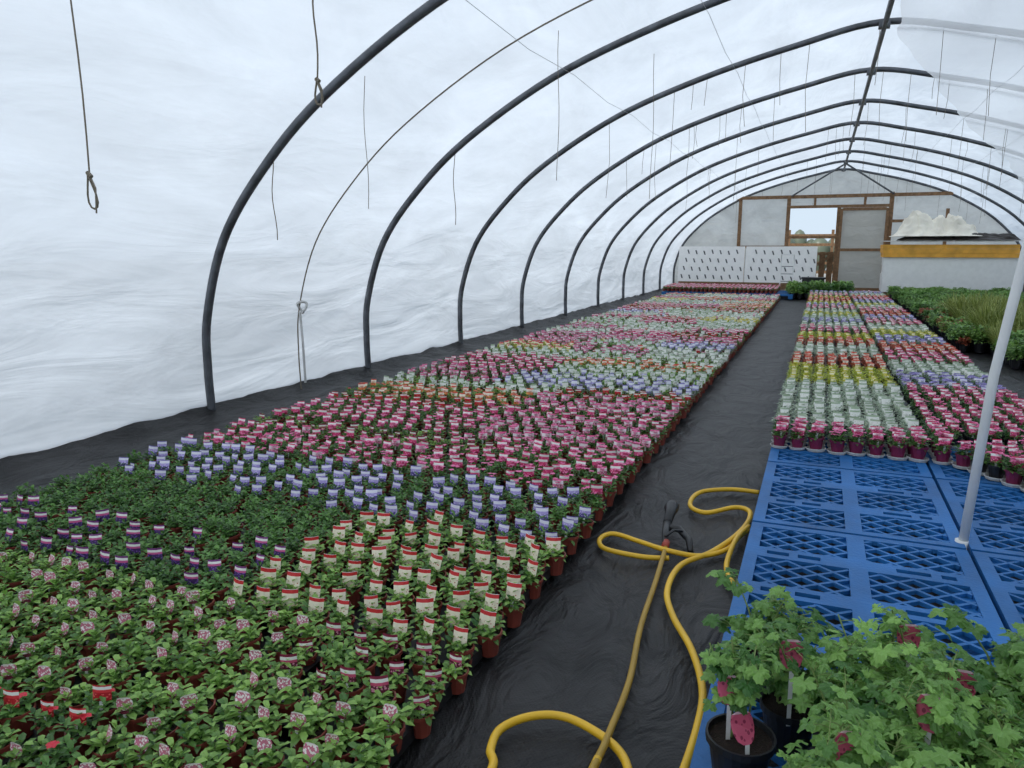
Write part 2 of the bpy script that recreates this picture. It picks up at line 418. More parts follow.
b=MB(); q=[b.add(p) for p in((-80,-60,-.06),(80,-60,-.06),(80,160,-.06),(-80,160,-.06))]; b.face(q,M_grassg); b.obj('ground')
M_tree=leafmat('hedge',srgb(64,74,60),srgb(112,120,100),trans=0)
b=MB()
for i in range(120):
    x=-45+i*.75+U(-.2,.2); h=U(2.2,3.3); r=U(.6,.9)
    b.lathe([(r*.5,0),(r*U(.8,1.1),h*.3),(r*U(.8,1.1),h*.6),(r*.75,h*.82),(r*.4,h*.95),(.05,h)],10,M_tree,ox=x,oy=58+U(-1,1),oz=-.1)
b.obj('hedge_row',smooth=True)
b=MB()
for z in(.5,.9,1.3,1.7,2.1): b.box(-1,36,z,9,.04,.12,M_wood)
for i in range(6): b.box(-5+i*1.8,36.05,1.15,.12,.12,2.4,M_wood)
b.obj('timber_fence')

# ---------------------------------------------------------------- plant templates
tpl=bpy.data.collections.new('bedding_plant_templates')
def label(b,x,y,z,w,h,mat,az=0,tilt=.25,rounded=False,stake=.05):
    ca,sa=math.cos(az),math.sin(az)
    def P(u,v):
        lx=(u-.5)*w; ly=(v*h)*math.sin(tilt)+((u-.5)**2)*w*.5; lz=v*h*math.cos(tilt)
        return (x+lx*ca-ly*sa,y+lx*sa+ly*ca,z+lz)
    if rounded:
        idx=[];uv=[]
        for i in range(16):
            t=2*math.pi*i/16; cs,sn=math.cos(t),math.sin(t)
            k=1/((abs(cs)**3.2+abs(sn)**3.2)**(1/3.2))
            u=.5+.5*cs*k*(1-.18*(sn<0)*abs(sn)); v=.5+.5*sn*k
            idx.append(b.add(P(u,v))); uv.append((u,v))
        b.face(idx,mat,uv)
    else:
        us=[0,.33,.67,1]
        g=[[b.add(P(u,v)) for u in us] for v in(0,1)]
        for k in range(3): b.face((g[0][k],g[0][k+1],g[1][k+1],g[1][k]),mat,[(us[k],0),(us[k+1],0),(us[k+1],1),(us[k],1)])
    s0=[b.add(P(.4,0)),b.add(P(.6,0))]; s1=[b.add((x+.006,y-.004,z-stake)),b.add((x-.006,y-.004,z-stake))]
    b.face((s0[0],s0[1],s1[0],s1[1]),M_white)
def plant(name,pot,leaf,lab,shoots=6,nl=11,L=.045,w=.018,h=.046,spread=.036,cup=False,flower=None,lw=.060,lh=.062,rounded=False,lz=.114,nolabel=False):
    b=MB()
    if pot:
        b.lathe([(.034,0),(.046,.078),(.051,.078),(.051,.09),(.046,.09),(.043,.08)],12,pot,cap=M_soil)
    if cup: b.lathe([(.0,.0),(.055,.0),(.060,.02),(.064,.02),(.064,.014)],12,M_cup)
    z0=.08
    for s in range(shoots):
        a=2*math.pi*s/shoots+U(-.3,.3); rr=spread*(0 if s==0 else U(.6,1.0)); sx,sy=rr*math.cos(a),rr*math.sin(a)
        hh=h*U(.5,1.25)
        for k in range(nl):
            t=k/nl; az=k*2.4+U(-.3,.3)
            b.leaf((sx*(1+.4*t),sy*(1+.4*t),z0+hh*t),az,.2+1.0*t+U(-.15,.2),L*U(.75,1.15)*(1-.25*t),w*U(.8,1.2),leaf,curl=U(.3,.9),fold=.3)
    if flower:
        for k in range(flower[1]):
            a=U(0,6.28);r=U(0,.05);fx,fy,fz=r*math.cos(a),r*math.sin(a),z0+h+U(.0,.04)
            for p in range(5):
                b.leaf((fx,fy,fz),p*1.257+U(-.2,.2),.5,.019,.015,flower[0],curl=.5)
    if lab and not nolabel: label(b,U(-.014,.014),-.020+U(-.016,.010),lz+U(-.014,.008),lw*U(.92,1.08),lh*U(.92,1.05),lab,az=U(-.35,.35),tilt=U(.0,.4),rounded=rounded)
    o=bpy.data.objects.new(name,b.mesh(name)); tpl.objects.link(o); return o
FR=basic('petal_red',srgb(200,30,52),rough=.5); FP=basic('petal_pink',srgb(228,112,160),rough=.5); FW=basic('petal_white',srgb(240,238,236),rough=.5)
FL=basic('petal_lilac',srgb(168,150,212),rough=.5); FO=basic('petal_orange',srgb(218,100,64),rough=.5)
VAR=['speck','cream','navy','green','lav','mag','red','pink','orange','lilac','white','yellow','maroon','silver','lime','bronze','rmag','rsilver','rpink','rlilac','ryellow','rorange']
spec={
 'speck':dict(pot=M_pot,leaf=M_leafA,lab=LM['speck'],rounded=True,lw=.048,lh=.058,L=.050,w=.020),
 'cream':dict(pot=M_pot,leaf=M_leafA,lab=LM['cream'],lw=.064,lh=.066,L=.048,w=.020),
 'navy':dict(pot=M_pot,leaf=M_leafD,lab=LM['navy'],lh=.056,lw=.062),
 'green':dict(pot=M_pot,leaf=M_leafD,lab=None,shoots=8,h=.055,L=.048),
 'lav':dict(pot=M_pot,leaf=M_leafD,lab=LM['lav'],lw=.064),
 'mag':dict(pot=M_pot,leaf=M_leafD,lab=LM['mag'],flower=(FP,3),lw=.064),
 'red':dict(pot=M_pot,leaf=M_leafD,lab=LM['red'],lh=.058,flower=(FR,1)),
 'pink':dict(pot=M_pot,leaf=M_leafD,lab=LM['pink'],flower=(FP,4),lw=.064),
 'orange':dict(pot=M_pot,leaf=M_leafA,lab=LM['orange'],flower=(FO,3)),
 'lilac':dict(pot=M_pot,leaf=M_leafB,lab=LM['lilac'],flower=(FL,3)),
 'white':dict(pot=M_pot,leaf=M_leafA,lab=LM['white'],flower=(FW,3)),
 'yellow':dict(pot=M_pot,leaf=M_leafY,lab=LM['yellow']),
 'maroon':dict(pot=M_pot,leaf=M_leafA,lab=LM['maroon'],lw=.058,lh=.054),
 'silver':dict(pot=M_pot,leaf=M_leafS,lab=LM['white']),
 'lime':dict(pot=M_pot,leaf=M_leafY,lab=LM['cream']),
 'bronze':dict(pot=M_pot,leaf=M_leafO,lab=LM['red']),
 'rmag':dict(pot=M_potmag,leaf=M_leafD,lab=LM['mag'],cup=True,flower=(FP,12),lw=.066),
 'rsilver':dict(pot=M_potblack,leaf=M_leafS,lab=LM['white'],cup=True,shoots=8,spread=.04),
 'rpink':dict(pot=M_potblack,leaf=M_leafD,lab=LM['mag'],cup=True,flower=(FP,8)),
 'rlilac':dict(pot=M_potblack,leaf=M_leafB,lab=LM['lilac'],cup=True,flower=(FL,5)),
 'ryellow':dict(pot=M_potblack,leaf=M_leafY,lab=LM['yellow'],cup=True,shoots=8,spread=.04,lw=.045,lh=.045),
 'rorange':dict(pot=M_potblack,leaf=M_leafO,lab=LM['orange'],cup=True,flower=(FO,4)),
}
NV=4
for i,v in enumerate(VAR):
    for k in range(NV): plant('bedding_plant_%02d_%d'%(i,k),nolabel=(k==3),**spec[v])
def VI(v): return VAR.index(v)*NV+(3 if R()<.07 else random.randrange(3))

def gn_instances(name,coll,pts,loc=(0,0,0)):
    me=bpy.data.meshes.new(name); me.from_pydata([p[:3] for p in pts],[],[])
    a=me.attributes.new('rot','FLOAT_VECTOR','POINT'); a.data.foreach_set('vector',[q for p in pts for q in p[3]])
    a=me.attributes.new('scl','FLOAT','POINT'); a.data.foreach_set('value',[p[4] for p in pts])
    a=me.attributes.new('idx','INT','POINT'); a.data.foreach_set('value',[p[5] for p in pts])
    o=bpy.data.objects.new(name,me); scene.collection.objects.link(o); o.location=loc
    ng=bpy.data.node_groups.new(name+'_scatter','GeometryNodeTree')
    ng.interface.new_socket('Geometry',in_out='INPUT',socket_type='NodeSocketGeometry')
    ng.interface.new_socket('Geometry',in_out='OUTPUT',socket_type='NodeSocketGeometry')
    gi=ng.nodes.new('NodeGroupInput'); go=ng.nodes.new('NodeGroupOutput')
    ci=ng.nodes.new('GeometryNodeCollectionInfo'); ci.inputs[0].default_value=coll; ci.inputs['Separate Children'].default_value=True; ci.inputs['Reset Children'].default_value=True
    ip=ng.nodes.new('GeometryNodeInstanceOnPoints'); ip.inputs['Pick Instance'].default_value=True
    def na(n,t):
        x=ng.nodes.new('GeometryNodeInputNamedAttribute'); x.data_type=t; x.inputs['Name'].default_value=n
        return [s for s in x.outputs if s.enabled and s.name=='Attribute'][0]
    ng.links.new(gi.outputs[0],ip.inputs['Points']); ng.links.new(ci.outputs[0],ip.inputs['Instance'])
    ng.links.new(na('idx','INT'),ip.inputs['Instance Index']); ng.links.new(na('rot','FLOAT_VECTOR'),ip.inputs['Rotation']); ng.links.new(na('scl','FLOAT'),ip.inputs['Scale'])
    ng.links.new(ip.outputs[0],go.inputs[0])
    md=o.modifiers.new('scatter','NODES'); md.node_group=ng
    return o

# ---- left bed
BX0,BX1=-4.38,-1.08
SP=.134
far=['white','lilac','red','white','pink','silver','white','lime','mag','orange','mag','silver','pink','white','pink','red','orange','silver','red','white','yellow','pink','mag']
def left_var(x,y):
    if y<1.55 and x<-1.9: return 'red' if R()<.55 else 'speck'
    if y<1.85: return 'speck'
    if y<2.28: return 'maroon' if x>-1.75 else 'speck'
    if y<3.35:
        if x>-2.25: return 'cream'
        if y<2.75: return 'navy' if R()<.8 else 'green'
        return 'green'
    if y<4.1: return 'lav' if R()<.95 else 'green'
    if y<4.8: return 'mag' if R()<.85 else 'pink'
    if y<5.05: return 'maroon' if x<-2.2 else 'mag'
    if y<5.9: return 'mag' if x<-2.5 else 'pink'
    if y<6.3: return 'red' if x<-2.8 else 'mag'
    if y<6.9: return 'orange' if x<-2.6 else 'pink'
    if y<7.3: return 'white' if x<-2.4 else 'red'
    if y<8.2: return ('lilac' if R()<.75 else 'white') if x>-3.2 else 'pink'
    if y<9.3: return 'mag' if x<-3 else ('white' if y<8.8 else 'orange')
    if R()<.08: return random.choice(far)
    k=(y-9.3)/.72; i=int(k); 
    h=(i*7+(0 if x<-3.3 else (1 if x<-2.2 else 2))*(5 if i%3 else 0))%len(far)
    return far[h]
pts=[]; nx=int((BX1-BX0)/SP); j=0; y=.75
while y<24.0:
    for i in range(nx+1):
        x=BX0+i*SP+(SP*.5 if j%2 else 0)*.6
        if x>BX1+.02: continue
        v=left_var(x+U(-.05,.05),y+U(-.05,.05))
        pts.append((x+U(-.014,.014),y+U(-.016,.016),.012,(U(-.07,.07),U(-.07,.07),U(-.42,.42)+.15),U(.88,1.12),VI(v)))
    y+=SP*.98; j+=1
y=24.75
while y<26.9:
    for i in range(27): pts.append((-4.75+i*SP,y,.165,(0,0,U(-.3,.3)),1.05,VI(random.choice(['mag','pink','red'])))); 
    y+=SP
gn_instances('potted_bedding_plants',tpl,pts)
trc=bpy.data.collections.new('tray_templates')
b=MB(); s=SP*4-.012
b.box(0,0,.004,s,s,.008,M_tray)
for sx,sy,lx,ly in((0,-1,s,.008),(0,1,s,.008),(-1,0,.008,s),(1,0,.008,s)): b.box(sx*s/2,sy*s/2,.033,lx,ly,.055,M_tray)
for sx,sy,lx,ly in((0,-1,s,.018),(0,1,s,.018),(-1,0,.018,s),(1,0,.018,s)): b.box(sx*s/2,sy*s/2,.062,lx,ly,.005,M_tray)
o=bpy.data.objects.new('carry_tray',b.mesh('carry_tray')); trc.objects.link(o)
tp=[]
y=.75+SP*1.5
while y<24:
    for i in range(6): tp.append((BX0+SP*1.7+i*SP*4+.08,y,0,(0,0,U(-.02,.02)),1.0,0))
    y+=SP*4*.98
gn_instances('carry_trays',trc,tp)

# ---- pallets
def pallet_mesh():
    b=MB(); H=.15; t=.022
    xcuts=[0,.06,.46,.54,.94,1.0]
    ycuts=[0,.05,.33,.37,.41,.45,.75,.79,.83,.87,1.15,1.2]
    xs=sorted(set(xcuts+[.10,.20,.24,.34,.36,.42,.58,.66,.70,.80,.84,.90])); ys=ycuts
    def isolid(i,j):
        xm=(xs[i]+xs[i+1])/2; ym=(ys[j]+ys[j+1])/2
        inx=(.06<xm<.46) or (.54<xm<.94)
        if inx and (.05<ym<.33 or .45<ym<.75 or .87<ym<1.15): return False
        if (.37<ym<.41 or .79<ym<.83) and any(a<xm<c_ for a,c_ in((.10,.20),(.24,.34),(.66,.80),(.84,.90))): return False
        return True
    vid={}
    def V(i,j,k):
        if (i,j,k) not in vid: vid[(i,j,k)]=b.add((xs[i]-.5,ys[j]-.6,H if k else H-t))
        return vid[(i,j,k)]
    nx_,ny_=len(xs)-1,len(ys)-1
    S=[[isolid(i,j) for j in range(ny_)] for i in range(nx_)]
    g=lambda i,j: 0<=i<nx_ and 0<=j<ny_ and S[i][j]
    for i in range(nx_):
        for j in range(ny_):
            if not S[i][j]: continue
            b.face((V(i,j,1),V(i+1,j,1),V(i+1,j+1,1),V(i,j+1,1)),M_blue)
            b.face((V(i,j,0),V(i,j+1,0),V(i+1,j+1,0),V(i+1,j,0)),M_blue)
            if not g(i-1,j): b.face((V(i,j,0),V(i,j,1),V(i,j+1,1),V(i,j+1,0)),M_blue)
            if not g(i+1,j): b.face((V(i+1,j,0),V(i+1,j+1,0),V(i+1,j+1,1),V(i+1,j,1)),M_blue)
            if not g(i,j-1): b.face((V(i,j,0),V(i+1,j,0),V(i+1,j,1),V(i,j,1)),M_blue)
            if not g(i,j+1): b.face((V(i,j+1,0),V(i,j+1,1),V(i+1,j+1,1),V(i+1,j+1,0)),M_blue)
    for (x0,x1) in((.06,.46),(.54,.94)):
        for (y0,y1) in((.05,.33),(.45,.75),(.87,1.15)):
            for sgn in(1,-1):
                m=.8*sgn; step=.105; c0=-1.2
                while c0<2.4:
                    ptsl=[]
                    for xx in(x0,x1):
                        yy_=c0+m*xx
                        if y0<=yy_<=y1: ptsl.append((xx,yy_))
                    for yy_ in(y0,y1):
                        xx=(yy_-c0)/m
                        if x0<xx<x1: ptsl.append((xx,yy_))
                    if len(ptsl)>=2:
                        p,q=Vector(ptsl[0]+(0,)),Vector(ptsl[1]+(0,)); d=q-p
                        if d.length>.02:
                            M=Matrix.Rotation(math.atan2(d[1],d[0]),3,'Z'); mc=(p+q)/2
                            b.box(mc[0]-.5,mc[1]-.6,H-.012-(0.0006 if sgn>0 else 0),d.length,.015,.018,M_blue,M)
                    c0+=step
    for x in(-.43,0,.43):
        for y in(-.53,0,.53):
            b.box(x,y,(H-t)/2+.005,.13,.14,H-t-.01,M_blue)
        b.box(x,0,.012,.12,1.19,.024,M_blue)
    for sx in(-1,1): b.box(sx*.492,0,H-.035,.014,1.196,.03,M_blue)
    for sy in(-1,1): b.box(0,sy*.592,H-.035,.99,.014,.03,M_blue)
    return b.mesh('pallet')
pm=pallet_mesh()
PY=[.93+1.225*k for k in range(5)]
for y in PY:
    for x in(.255,1.275):
        o=bpy.data.objects.new('plastic_pallet',pm); scene.collection.objects.link(o); o.location=(x,y,0)
plc=bpy.data.collections.new('pallet_templates'); o=bpy.data.objects.new('plastic_pallet_unit',pm); plc.objects.link(o)
pp=[]
y=PY[-1]+1.225
while y<25:
    for x in(.255,1.275): pp.append((x,y,0,(0,0,U(-.01,.01)),1,0))
    y+=1.225
for x in(-4.3,-3.28,-2.26,-1.24):
    for y in(25.2,26.42): pp.append((x,y,0,(0,0,0),1,0))
gn_instances('plastic_pallet_rows',plc,pp)

# ---- right bed
RX0,RX1=-.19,1.62
def right_var(x,y):
    if y<5.95: return 'rmag'
    if x>.78:
        if y<7.0: return 'rpink'
        k=int((y-7.0)/.9); return ['rpink','rlilac','rsilver','rpink','rorange','rlilac','ryellow','rsilver','rpink','rlilac','rorange','rpink','rsilver','ryellow','rlilac','rpink','rorange','rsilver','rlilac','rpink'][k%20]
    if y<7.9: return 'rsilver'
    if y<9.0: return 'ryellow'
    if y<9.9: return 'rorange' 
    if y<10.9: return 'rsilver'
    k=int((y-10.9)/.8); return ['rorange','ryellow','rpink','rsilver','rlilac','rsilver','ryellow','rsilver','rpink','rlilac','ryellow','rorange'][k%12]
pts=[]; y=5.62; SR=.128; jr=0
while y<24.3:
    for i in range(int((RX1-RX0)/SR)+1):
        x=RX0+i*SR+(.03 if i>7 else 0)
        if x>.9 and y<6.0: continue
        pts.append((x+U(-.008,.008),y+U(-.008,.008),.152,(U(-.05,.05),U(-.05,.05),U(-.4,.4)),U(.95,1.14),VI(right_var(x,y))))
    jr+=1; y+=SR*(1.25 if jr%7==0 else .97)
ang=-.95
for i in range(8):
    for j in range(5):
        lx,ly=i*SR,j*SR
        pts.append((.97+lx*math.cos(ang)+ly*math.sin(-ang),5.55+lx*math.sin(ang)+ly*math.cos(ang),.152,(0,0,U(-.3,.3)),U(.95,1.1),VI(random.choice(['rpink','rmag']))))
gn_instances('tray_grown_bedding_plants',tpl,pts)

# ---- right-hand green stock
gtpl=bpy.data.collections.new('shrub_templates')
def bush(name,mat,n,h,r,L,w,pot=M_potblack):
    b=MB(); b.lathe([(.06,0),(.08,.12),(.085,.12),(.085,.135),(.078,.13)],12,pot,cap=M_soil)
    for k in range(n):
        a=U(0,6.28); t=R()**.6; rr=r*math.sqrt(R())*(1-.4*(t-.5)); z=.12+h*t
        b.leaf((rr*math.cos(a),rr*math.sin(a),z),a+U(-.8,.8),U(.1,1.1),L*U(.7,1.2),w*U(.7,1.2),mat,curl=U(.3,.9))
    o=bpy.data.objects.new(name,b.mesh(name)); gtpl.objects.link(o)
def tuft(name,mat,n,h):
    b=MB(); b.lathe([(.06,0),(.08,.12),(.085,.12),(.085,.135),(.078,.13)],12,M_potblack,cap=M_soil)
    for k in range(n):
        a=U(0,6.28); b.leaf((U(-.04,.04),U(-.04,.04),.12),a,U(1.0,1.5),h*U(.6,1.1),.012,mat,curl=U(.1,.6))
    o=bpy.data.objects.new(name,b.mesh(name)); gtpl.objects.link(o)
bush('potted_shrub_a',M_leafD,200,.16,.11,.06,.03); bush('potted_shrub_b',M_leafA,200,.18,.12,.06,.03); bush('potted_shrub_c',M_leafG,160,.2,.12,.07,.035)
tuft('potted_shrub_d',M_grass,90,.42); tuft('potted_shrub_e',M_grass,80,.52); bush('potted_shrub_f',M_leafO,160,.14,.1,.05,.03)
pts=[]; y=11.6
while y<26.3:
    x=2.15
    while x<5.3:
        if y<13 and x<2.35: x+=.19; continue
        if 12.6<y<18.5: ix=random.choice([3,4,3,4,1]) if x>2.45 else random.choice([1,5,0])
        elif y<12.7: ix=random.choice([0,1,2])
        else: ix=random.choice([0,0,1,2,1])
        pts.append((x+U(-.02,.02),y+U(-.02,.02),.0,(0,0,U(0,6.28)),U(.75,1.3),ix)); x+=.2
    y+=.2
y=7.6
while y<11.4:
    x=3.3
    while x<5.2:
        pts.append((x,y,.0,(0,0,U(0,6.28)),U(.9,1.3),random.choice([0,0,1]))); x+=.21
    y+=.21
y=24.9
while y<26.6:
    x=-.75
    while x<1.0:
        pts.append((x,y,.0,(0,0,U(0,6.28)),U(1.1,1.7),random.choice([0,1]))); x+=.22
    y+=.22
gn_instances('potted_shrubs',gtpl,pts)

# ---------------------------------------------------------------- foreground geraniums
def gleaf(b,c0,n,fw,R0,mat,seed):
    n=n.normalized(); fw=(fw-n*fw.dot(n)).normalized(); sd=n.cross(fw)
    NP=29; span=math.pi*1.78
    cidx=b.add(c0); outer=[];mid=[]
    for i in range(NP):
        t=-span/2+span*i/(NP-1)
        lob=abs(math.cos(t*2.5/1.0*.86))
        r=R0*(.54+.46*lob**.75)*(1-.2*abs(t)/math.pi)
        r*=1+(.09 if i%2 else -.07)
        d=fw*math.cos(t)+sd*math.sin(t)
        mid.append(b.add(c0+d*r*.55+n*(R0*.10+R0*.05*math.cos(t*5))))
        outer.append(b.add(c0+d*r+n*(R0*(.02-.12*lob)+R0*.10*math.sin(t*3+seed))))
    for i in range(NP-1):
        b.face((cidx,mid[i],mid[i+1]),mat); b.face((mid[i],outer[i],outer[i+1],mid[i+1]),mat)
def geranium(seed,labelled):
    random.seed(seed)
    b=MB()
    b.lathe([(.058,0),(.076,.125),(.083,.125),(.083,.145),(.078,.145),(.074,.13)],24,M_potblack,cap=M_soil)
    for s in range(11):
        a=U(0,6.28); rr=U(.02,.16); h=U(.06,.30)
        top=Vector((rr*math.cos(a),rr*math.sin(a),.13+h)); base=Vector((U(-.03,.03),U(-.03,.03),.13))
        midp=(base+top)/2+Vector((0,0,.03)); b.tube([base,midp,top],[.0035,.003,.0022],M_stem,n=5,caps=False)
        for k in range(12):
            t=U(.3,1.0); p=base.lerp(midp,t*2) if t<.5 else midp.lerp(top,(t-.5)*2)
            az=U(0,6.28); ln=U(.02,.075)
            q=p+Vector((math.cos(az)*ln,math.sin(az)*ln,U(-.01,.045)))
            b.tube([p,(p+q)/2+Vector((0,0,.006)),q],.0012,M_stem,n=4,caps=False)
            n=Vector((math.cos(az)*.4+U(-.5,.5),math.sin(az)*.4+U(-.6,.4),1))
            gleaf(b,q,n,Vector((math.cos(az),math.sin(az),-.1)),U(.020,.042),M_leafG,U(0,6))
    if labelled:
        label(b,-.03,-.07,.30,.066,.088,LM['egg'],az=-.1,tilt=.15,rounded=True,stake=.18)
    return b.mesh('geranium_%d'%seed)
gm=[geranium(s,s==2) for s in range(5)]; gmL=geranium(5,True)
def glow():
    # young plant in the front corner: low growth, label standing at the pot rim
    random.seed(31); b=MB()
    b.lathe([(.064,0),(.084,.135),(.092,.135),(.092,.155),(.086,.155),(.082,.14)],24,M_potblack,cap=M_soil)
    for s in range(8):
        a=U(.4,2.8); rr=U(.04,.14); h=U(.08,.26)
        top=Vector((rr*math.cos(a),rr*math.sin(a),.14+h)); base=Vector((U(-.03,.03),U(0,.04),.14))
        midp=(base+top)/2+Vector((0,0,.03)); b.tube([base,midp,top],[.0035,.003,.0022],M_stem,n=5,caps=False)
        for k in range(10):
            t=U(.35,1.0); p=base.lerp(midp,t*2) if t<.5 else midp.lerp(top,(t-.5)*2)
            az=U(0,6.28); ln=U(.02,.07); q=p+Vector((math.cos(az)*ln,math.sin(az)*ln,U(-.01,.04)))
            b.tube([p,(p+q)/2,q],.0012,M_stem,n=4,caps=False)
            gleaf(b,q,Vector((math.cos(az)*.4+U(-.5,.5),math.sin(az)*.4-.2,1)),Vector((math.cos(az),math.sin(az),-.1)),U(.018,.038),M_leafG,U(0,6))
    label(b,.0,-.06,.165,.066,.082,LM['egg'],az=.25,tilt=.5,rounded=True,stake=.03)
    label(b,-.035,.0,.24,.062,.08,LM['egg'],az=-.1,tilt=.2,rounded=True,stake=.10)
    return b.mesh('geranium_young')
gy=glow()
random.seed(11)
for r_,(y,xs_) in enumerate([(1.26,(.2,.42,.64,.86)),(1.46,(.12,.34,.56,.78,1.0)),(1.67,(.13,.34,.56,.78,.98,1.2)),(1.90,(-.10,.15,.37,.58,.8,1.02,1.24)),(2.13,(.0,.22,.45,.68,.9,1.12,1.34)),(2.35,(-.08,.33,.6,.82,1.05,1.3,1.52))]):
    for i,x in enumerate(xs_):
        me=gm[(r_*3+i*2+(i//2))%5]
        if (r_,i) in((2,0),(1,1),(3,2),(4,4),(2,3)): me=gmL
        if (r_,i)==(3,0): me=gy
        o=bpy.data.objects.new('potted_geranium',me); scene.collection.objects.link(o)
        o.location=(x+U(-.015,.015),y+U(-.015,.015),.151); o.rotation_euler=(0,0,U(-.3,.4)); o.scale=(1,1,U(.92,1.12) if me is not gy else 1)

# ---------------------------------------------------------------- white pole
b=MB(); b.tube([(.745,4.09,0),(.80,4.09,1.0),(.87,4.09,1.6),(1.07,4.09,4.1)],.022,M_white,n=14); b.tube([(.745,4.09,.0),(.747,4.09,.16)],.03,M_white,n=14)
b.obj('white_support_pole',smooth=True)

# ---------------------------------------------------------------- hose
def smoothpts(P,n=8):
    P=[Vector(p) for p in P]; out=[]
    for i in range(len(P)-1):
        p0=P[max(i-1,0)];p3=P[min(i+2,len(P)-1)]
        for k in range(n):
            t=k/n; out.append(.5*((2*P[i])+(-p0+P[i+1])*t+(2*p0-5*P[i]+4*P[i+1]-p3)*t*t+(-p0+3*P[i]-3*P[i+1]+p3)*t**3))
    out.append(P[-1]); return out
s1=[(-.655,3.76,.05),(-.63,3.35,.018),(-.6,2.89,.018),(-.55,2.48,.018),(-.54,2.17,.02),(-.53,1.98,.05),(-.56,1.7,.022),(-.7,1.5,.018),(-.83,1.6,.018)]
s2=[(-.83,1.85,.018),(-.87,1.93,.018),(-.88,2.04,.018),(-.81,2.14,.018),(-.7,2.18,.018),(-.56,2.13,.02),(-.47,2.06,.018),(-.42,1.95,.018),(-.38,1.8,.018),(-.3,1.88,.018)]
s3=[(-.285,2.02,.018),(-.275,2.29,.018),(-.29,2.52,.018),(-.37,2.78,.018),(-.49,3.03,.018),(-.56,3.27,.018),(-.55,3.57,.018),(-.43,3.79,.02),(-.33,4.02,.04),(-.29,4.33,.018),(-.30,4.52,.018),(-.39,4.55,.018),(-.54,4.39,.018),(-.65,4.49,.018),(-.63,4.76,.018),(-.45,4.90,.018),(-.27,4.91,.018)]
b=MB(); b.tube(smoothpts(s1,8),.0125,M_hose2,n=10); b.tube(smoothpts(s1[5:],8),.0135,M_hose,n=10)
b.tube(smoothpts([s1[-1]]+s2+s3,8),.0145,M_hose,n=10)
s4=[(-.62,3.63,.02),(-.76,3.6,.018),(-.96,3.63,.018),(-1.02,3.75,.018),(-.97,3.85,.018),(-.81,3.79,.02),(-.64,3.67,.045),(-.48,3.72,.02),(-.36,3.86,.018),(-.32,4.05,.018),(-.28,4.2,.018)]
b.tube(smoothpts(s4,8),.0135,M_hose,n=10)
b.tube(smoothpts([(-.28,4.25,.02),(-.32,3.95,.05),(-.335,3.65,.02),(-.28,3.45,.018)],8),.0135,M_hose,n=10)
b.obj('garden_hose',smooth=True)
b=MB()
b.tube([(-.66,3.72,.05),(-.69,3.9,.06),(-.705,4.05,.07)],[.016,.02,.024],M_black,n=12)
b.tube([(-.70,4.0,.07),(-.71,4.14,.08),(-.715,4.2,.085),(-.715,4.24,.085)],[.024,.03,.042,.04],M_black,n=14)
b.tube([(-.69,3.95,.06),(-.63,3.98,.05),(-.56,3.88,.035),(-.53,3.76,.02)],[.018,.02,.019,.015],M_black,n=10)
b.tube([(-.67,3.78,.075),(-.64,3.86,.085),(-.60,3.9,.07)],.008,M_black,n=8)
b.tube([(-.715,4.24,.085),(-.717,4.25,.085)],.036,basic('nozzle_orange',srgb(190,110,60),rough=.5),n=14)
b.tube([(-.655,3.70,.048),(-.66,3.76,.052)],.02,basic('connector_red',srgb(160,60,40),rough=.5),n=12)
b.obj('hose_spray_gun',smooth=True)

# ---------------------------------------------------------------- far-end objects
def printed_board(x0,x1):
    b=MB(); tilt=.12; z0,z1=.3,1.62; y=29.2
    def P(x,z,o=0): return (x,y+(z-z0)*tilt-o,z)
    th=.06
    A=[b.add(P(x0,z0)),b.add(P(x1,z0)),b.add(P(x1,z1)),b.add(P(x0,z1))]; B=[b.add(P(x0,z0,-th)),b.add(P(x1,z0,-th)),b.add(P(x1,z1,-th)),b.add(P(x0,z1,-th))]
    b.face(A,M_foam); b.face(B[::-1],M_foam)
    for i in range(4):
        j=(i+1)%4; b.face((A[i],B[i],B[j],A[j]),M_orange)
    for r_ in range(4):
        for k in range(int((x1-x0)/.30)):
            cx=x0+.10+k*.30+.07*r_; cz=z0+.12+r_*.31-.02*(k%3)
            if cx+.12>x1: continue
            q=[b.add(P(cx+.05,cz,.004)),b.add(P(cx+.10,cz,.004)),b.add(P(cx+.05,cz+.15,.004)),b.add(P(cx,cz+.15,.004))]
            b.face(q,M_mark)
    b.obj('insulation_board')
printed_board(-5.1,-2.66); printed_board(-2.62,-.15)
b=MB()
for k in range(3): b.box(-2.6,29.3,.05+.1*k,4.9,.3,.09,M_wood)
b.obj('timber_bearers')
b=MB()
for k in range(4): b.box(3.7+U(-.02,.02),27.75+U(-.02,.02),.30+.28*k-.0,3.6,1.2,.272,M_foam)
b.box(3.72,27.10,.72,3.68,.05,1.12,M_foam,Matrix.Rotation(-.03,3,'X'))
for k in range(3): b.box(3.72+U(-.03,.03),27.65,1.34+.135*k,3.75,1.25,.130,M_orange)
b.box(3.7,27.6,1.785,3.8,1.3,.02,M_foam)
for x in(2.1,3.7,5.2): b.box(x,27.7,.08,.12,1.2,.16,M_wood)
b.obj('insulation_board_stack')
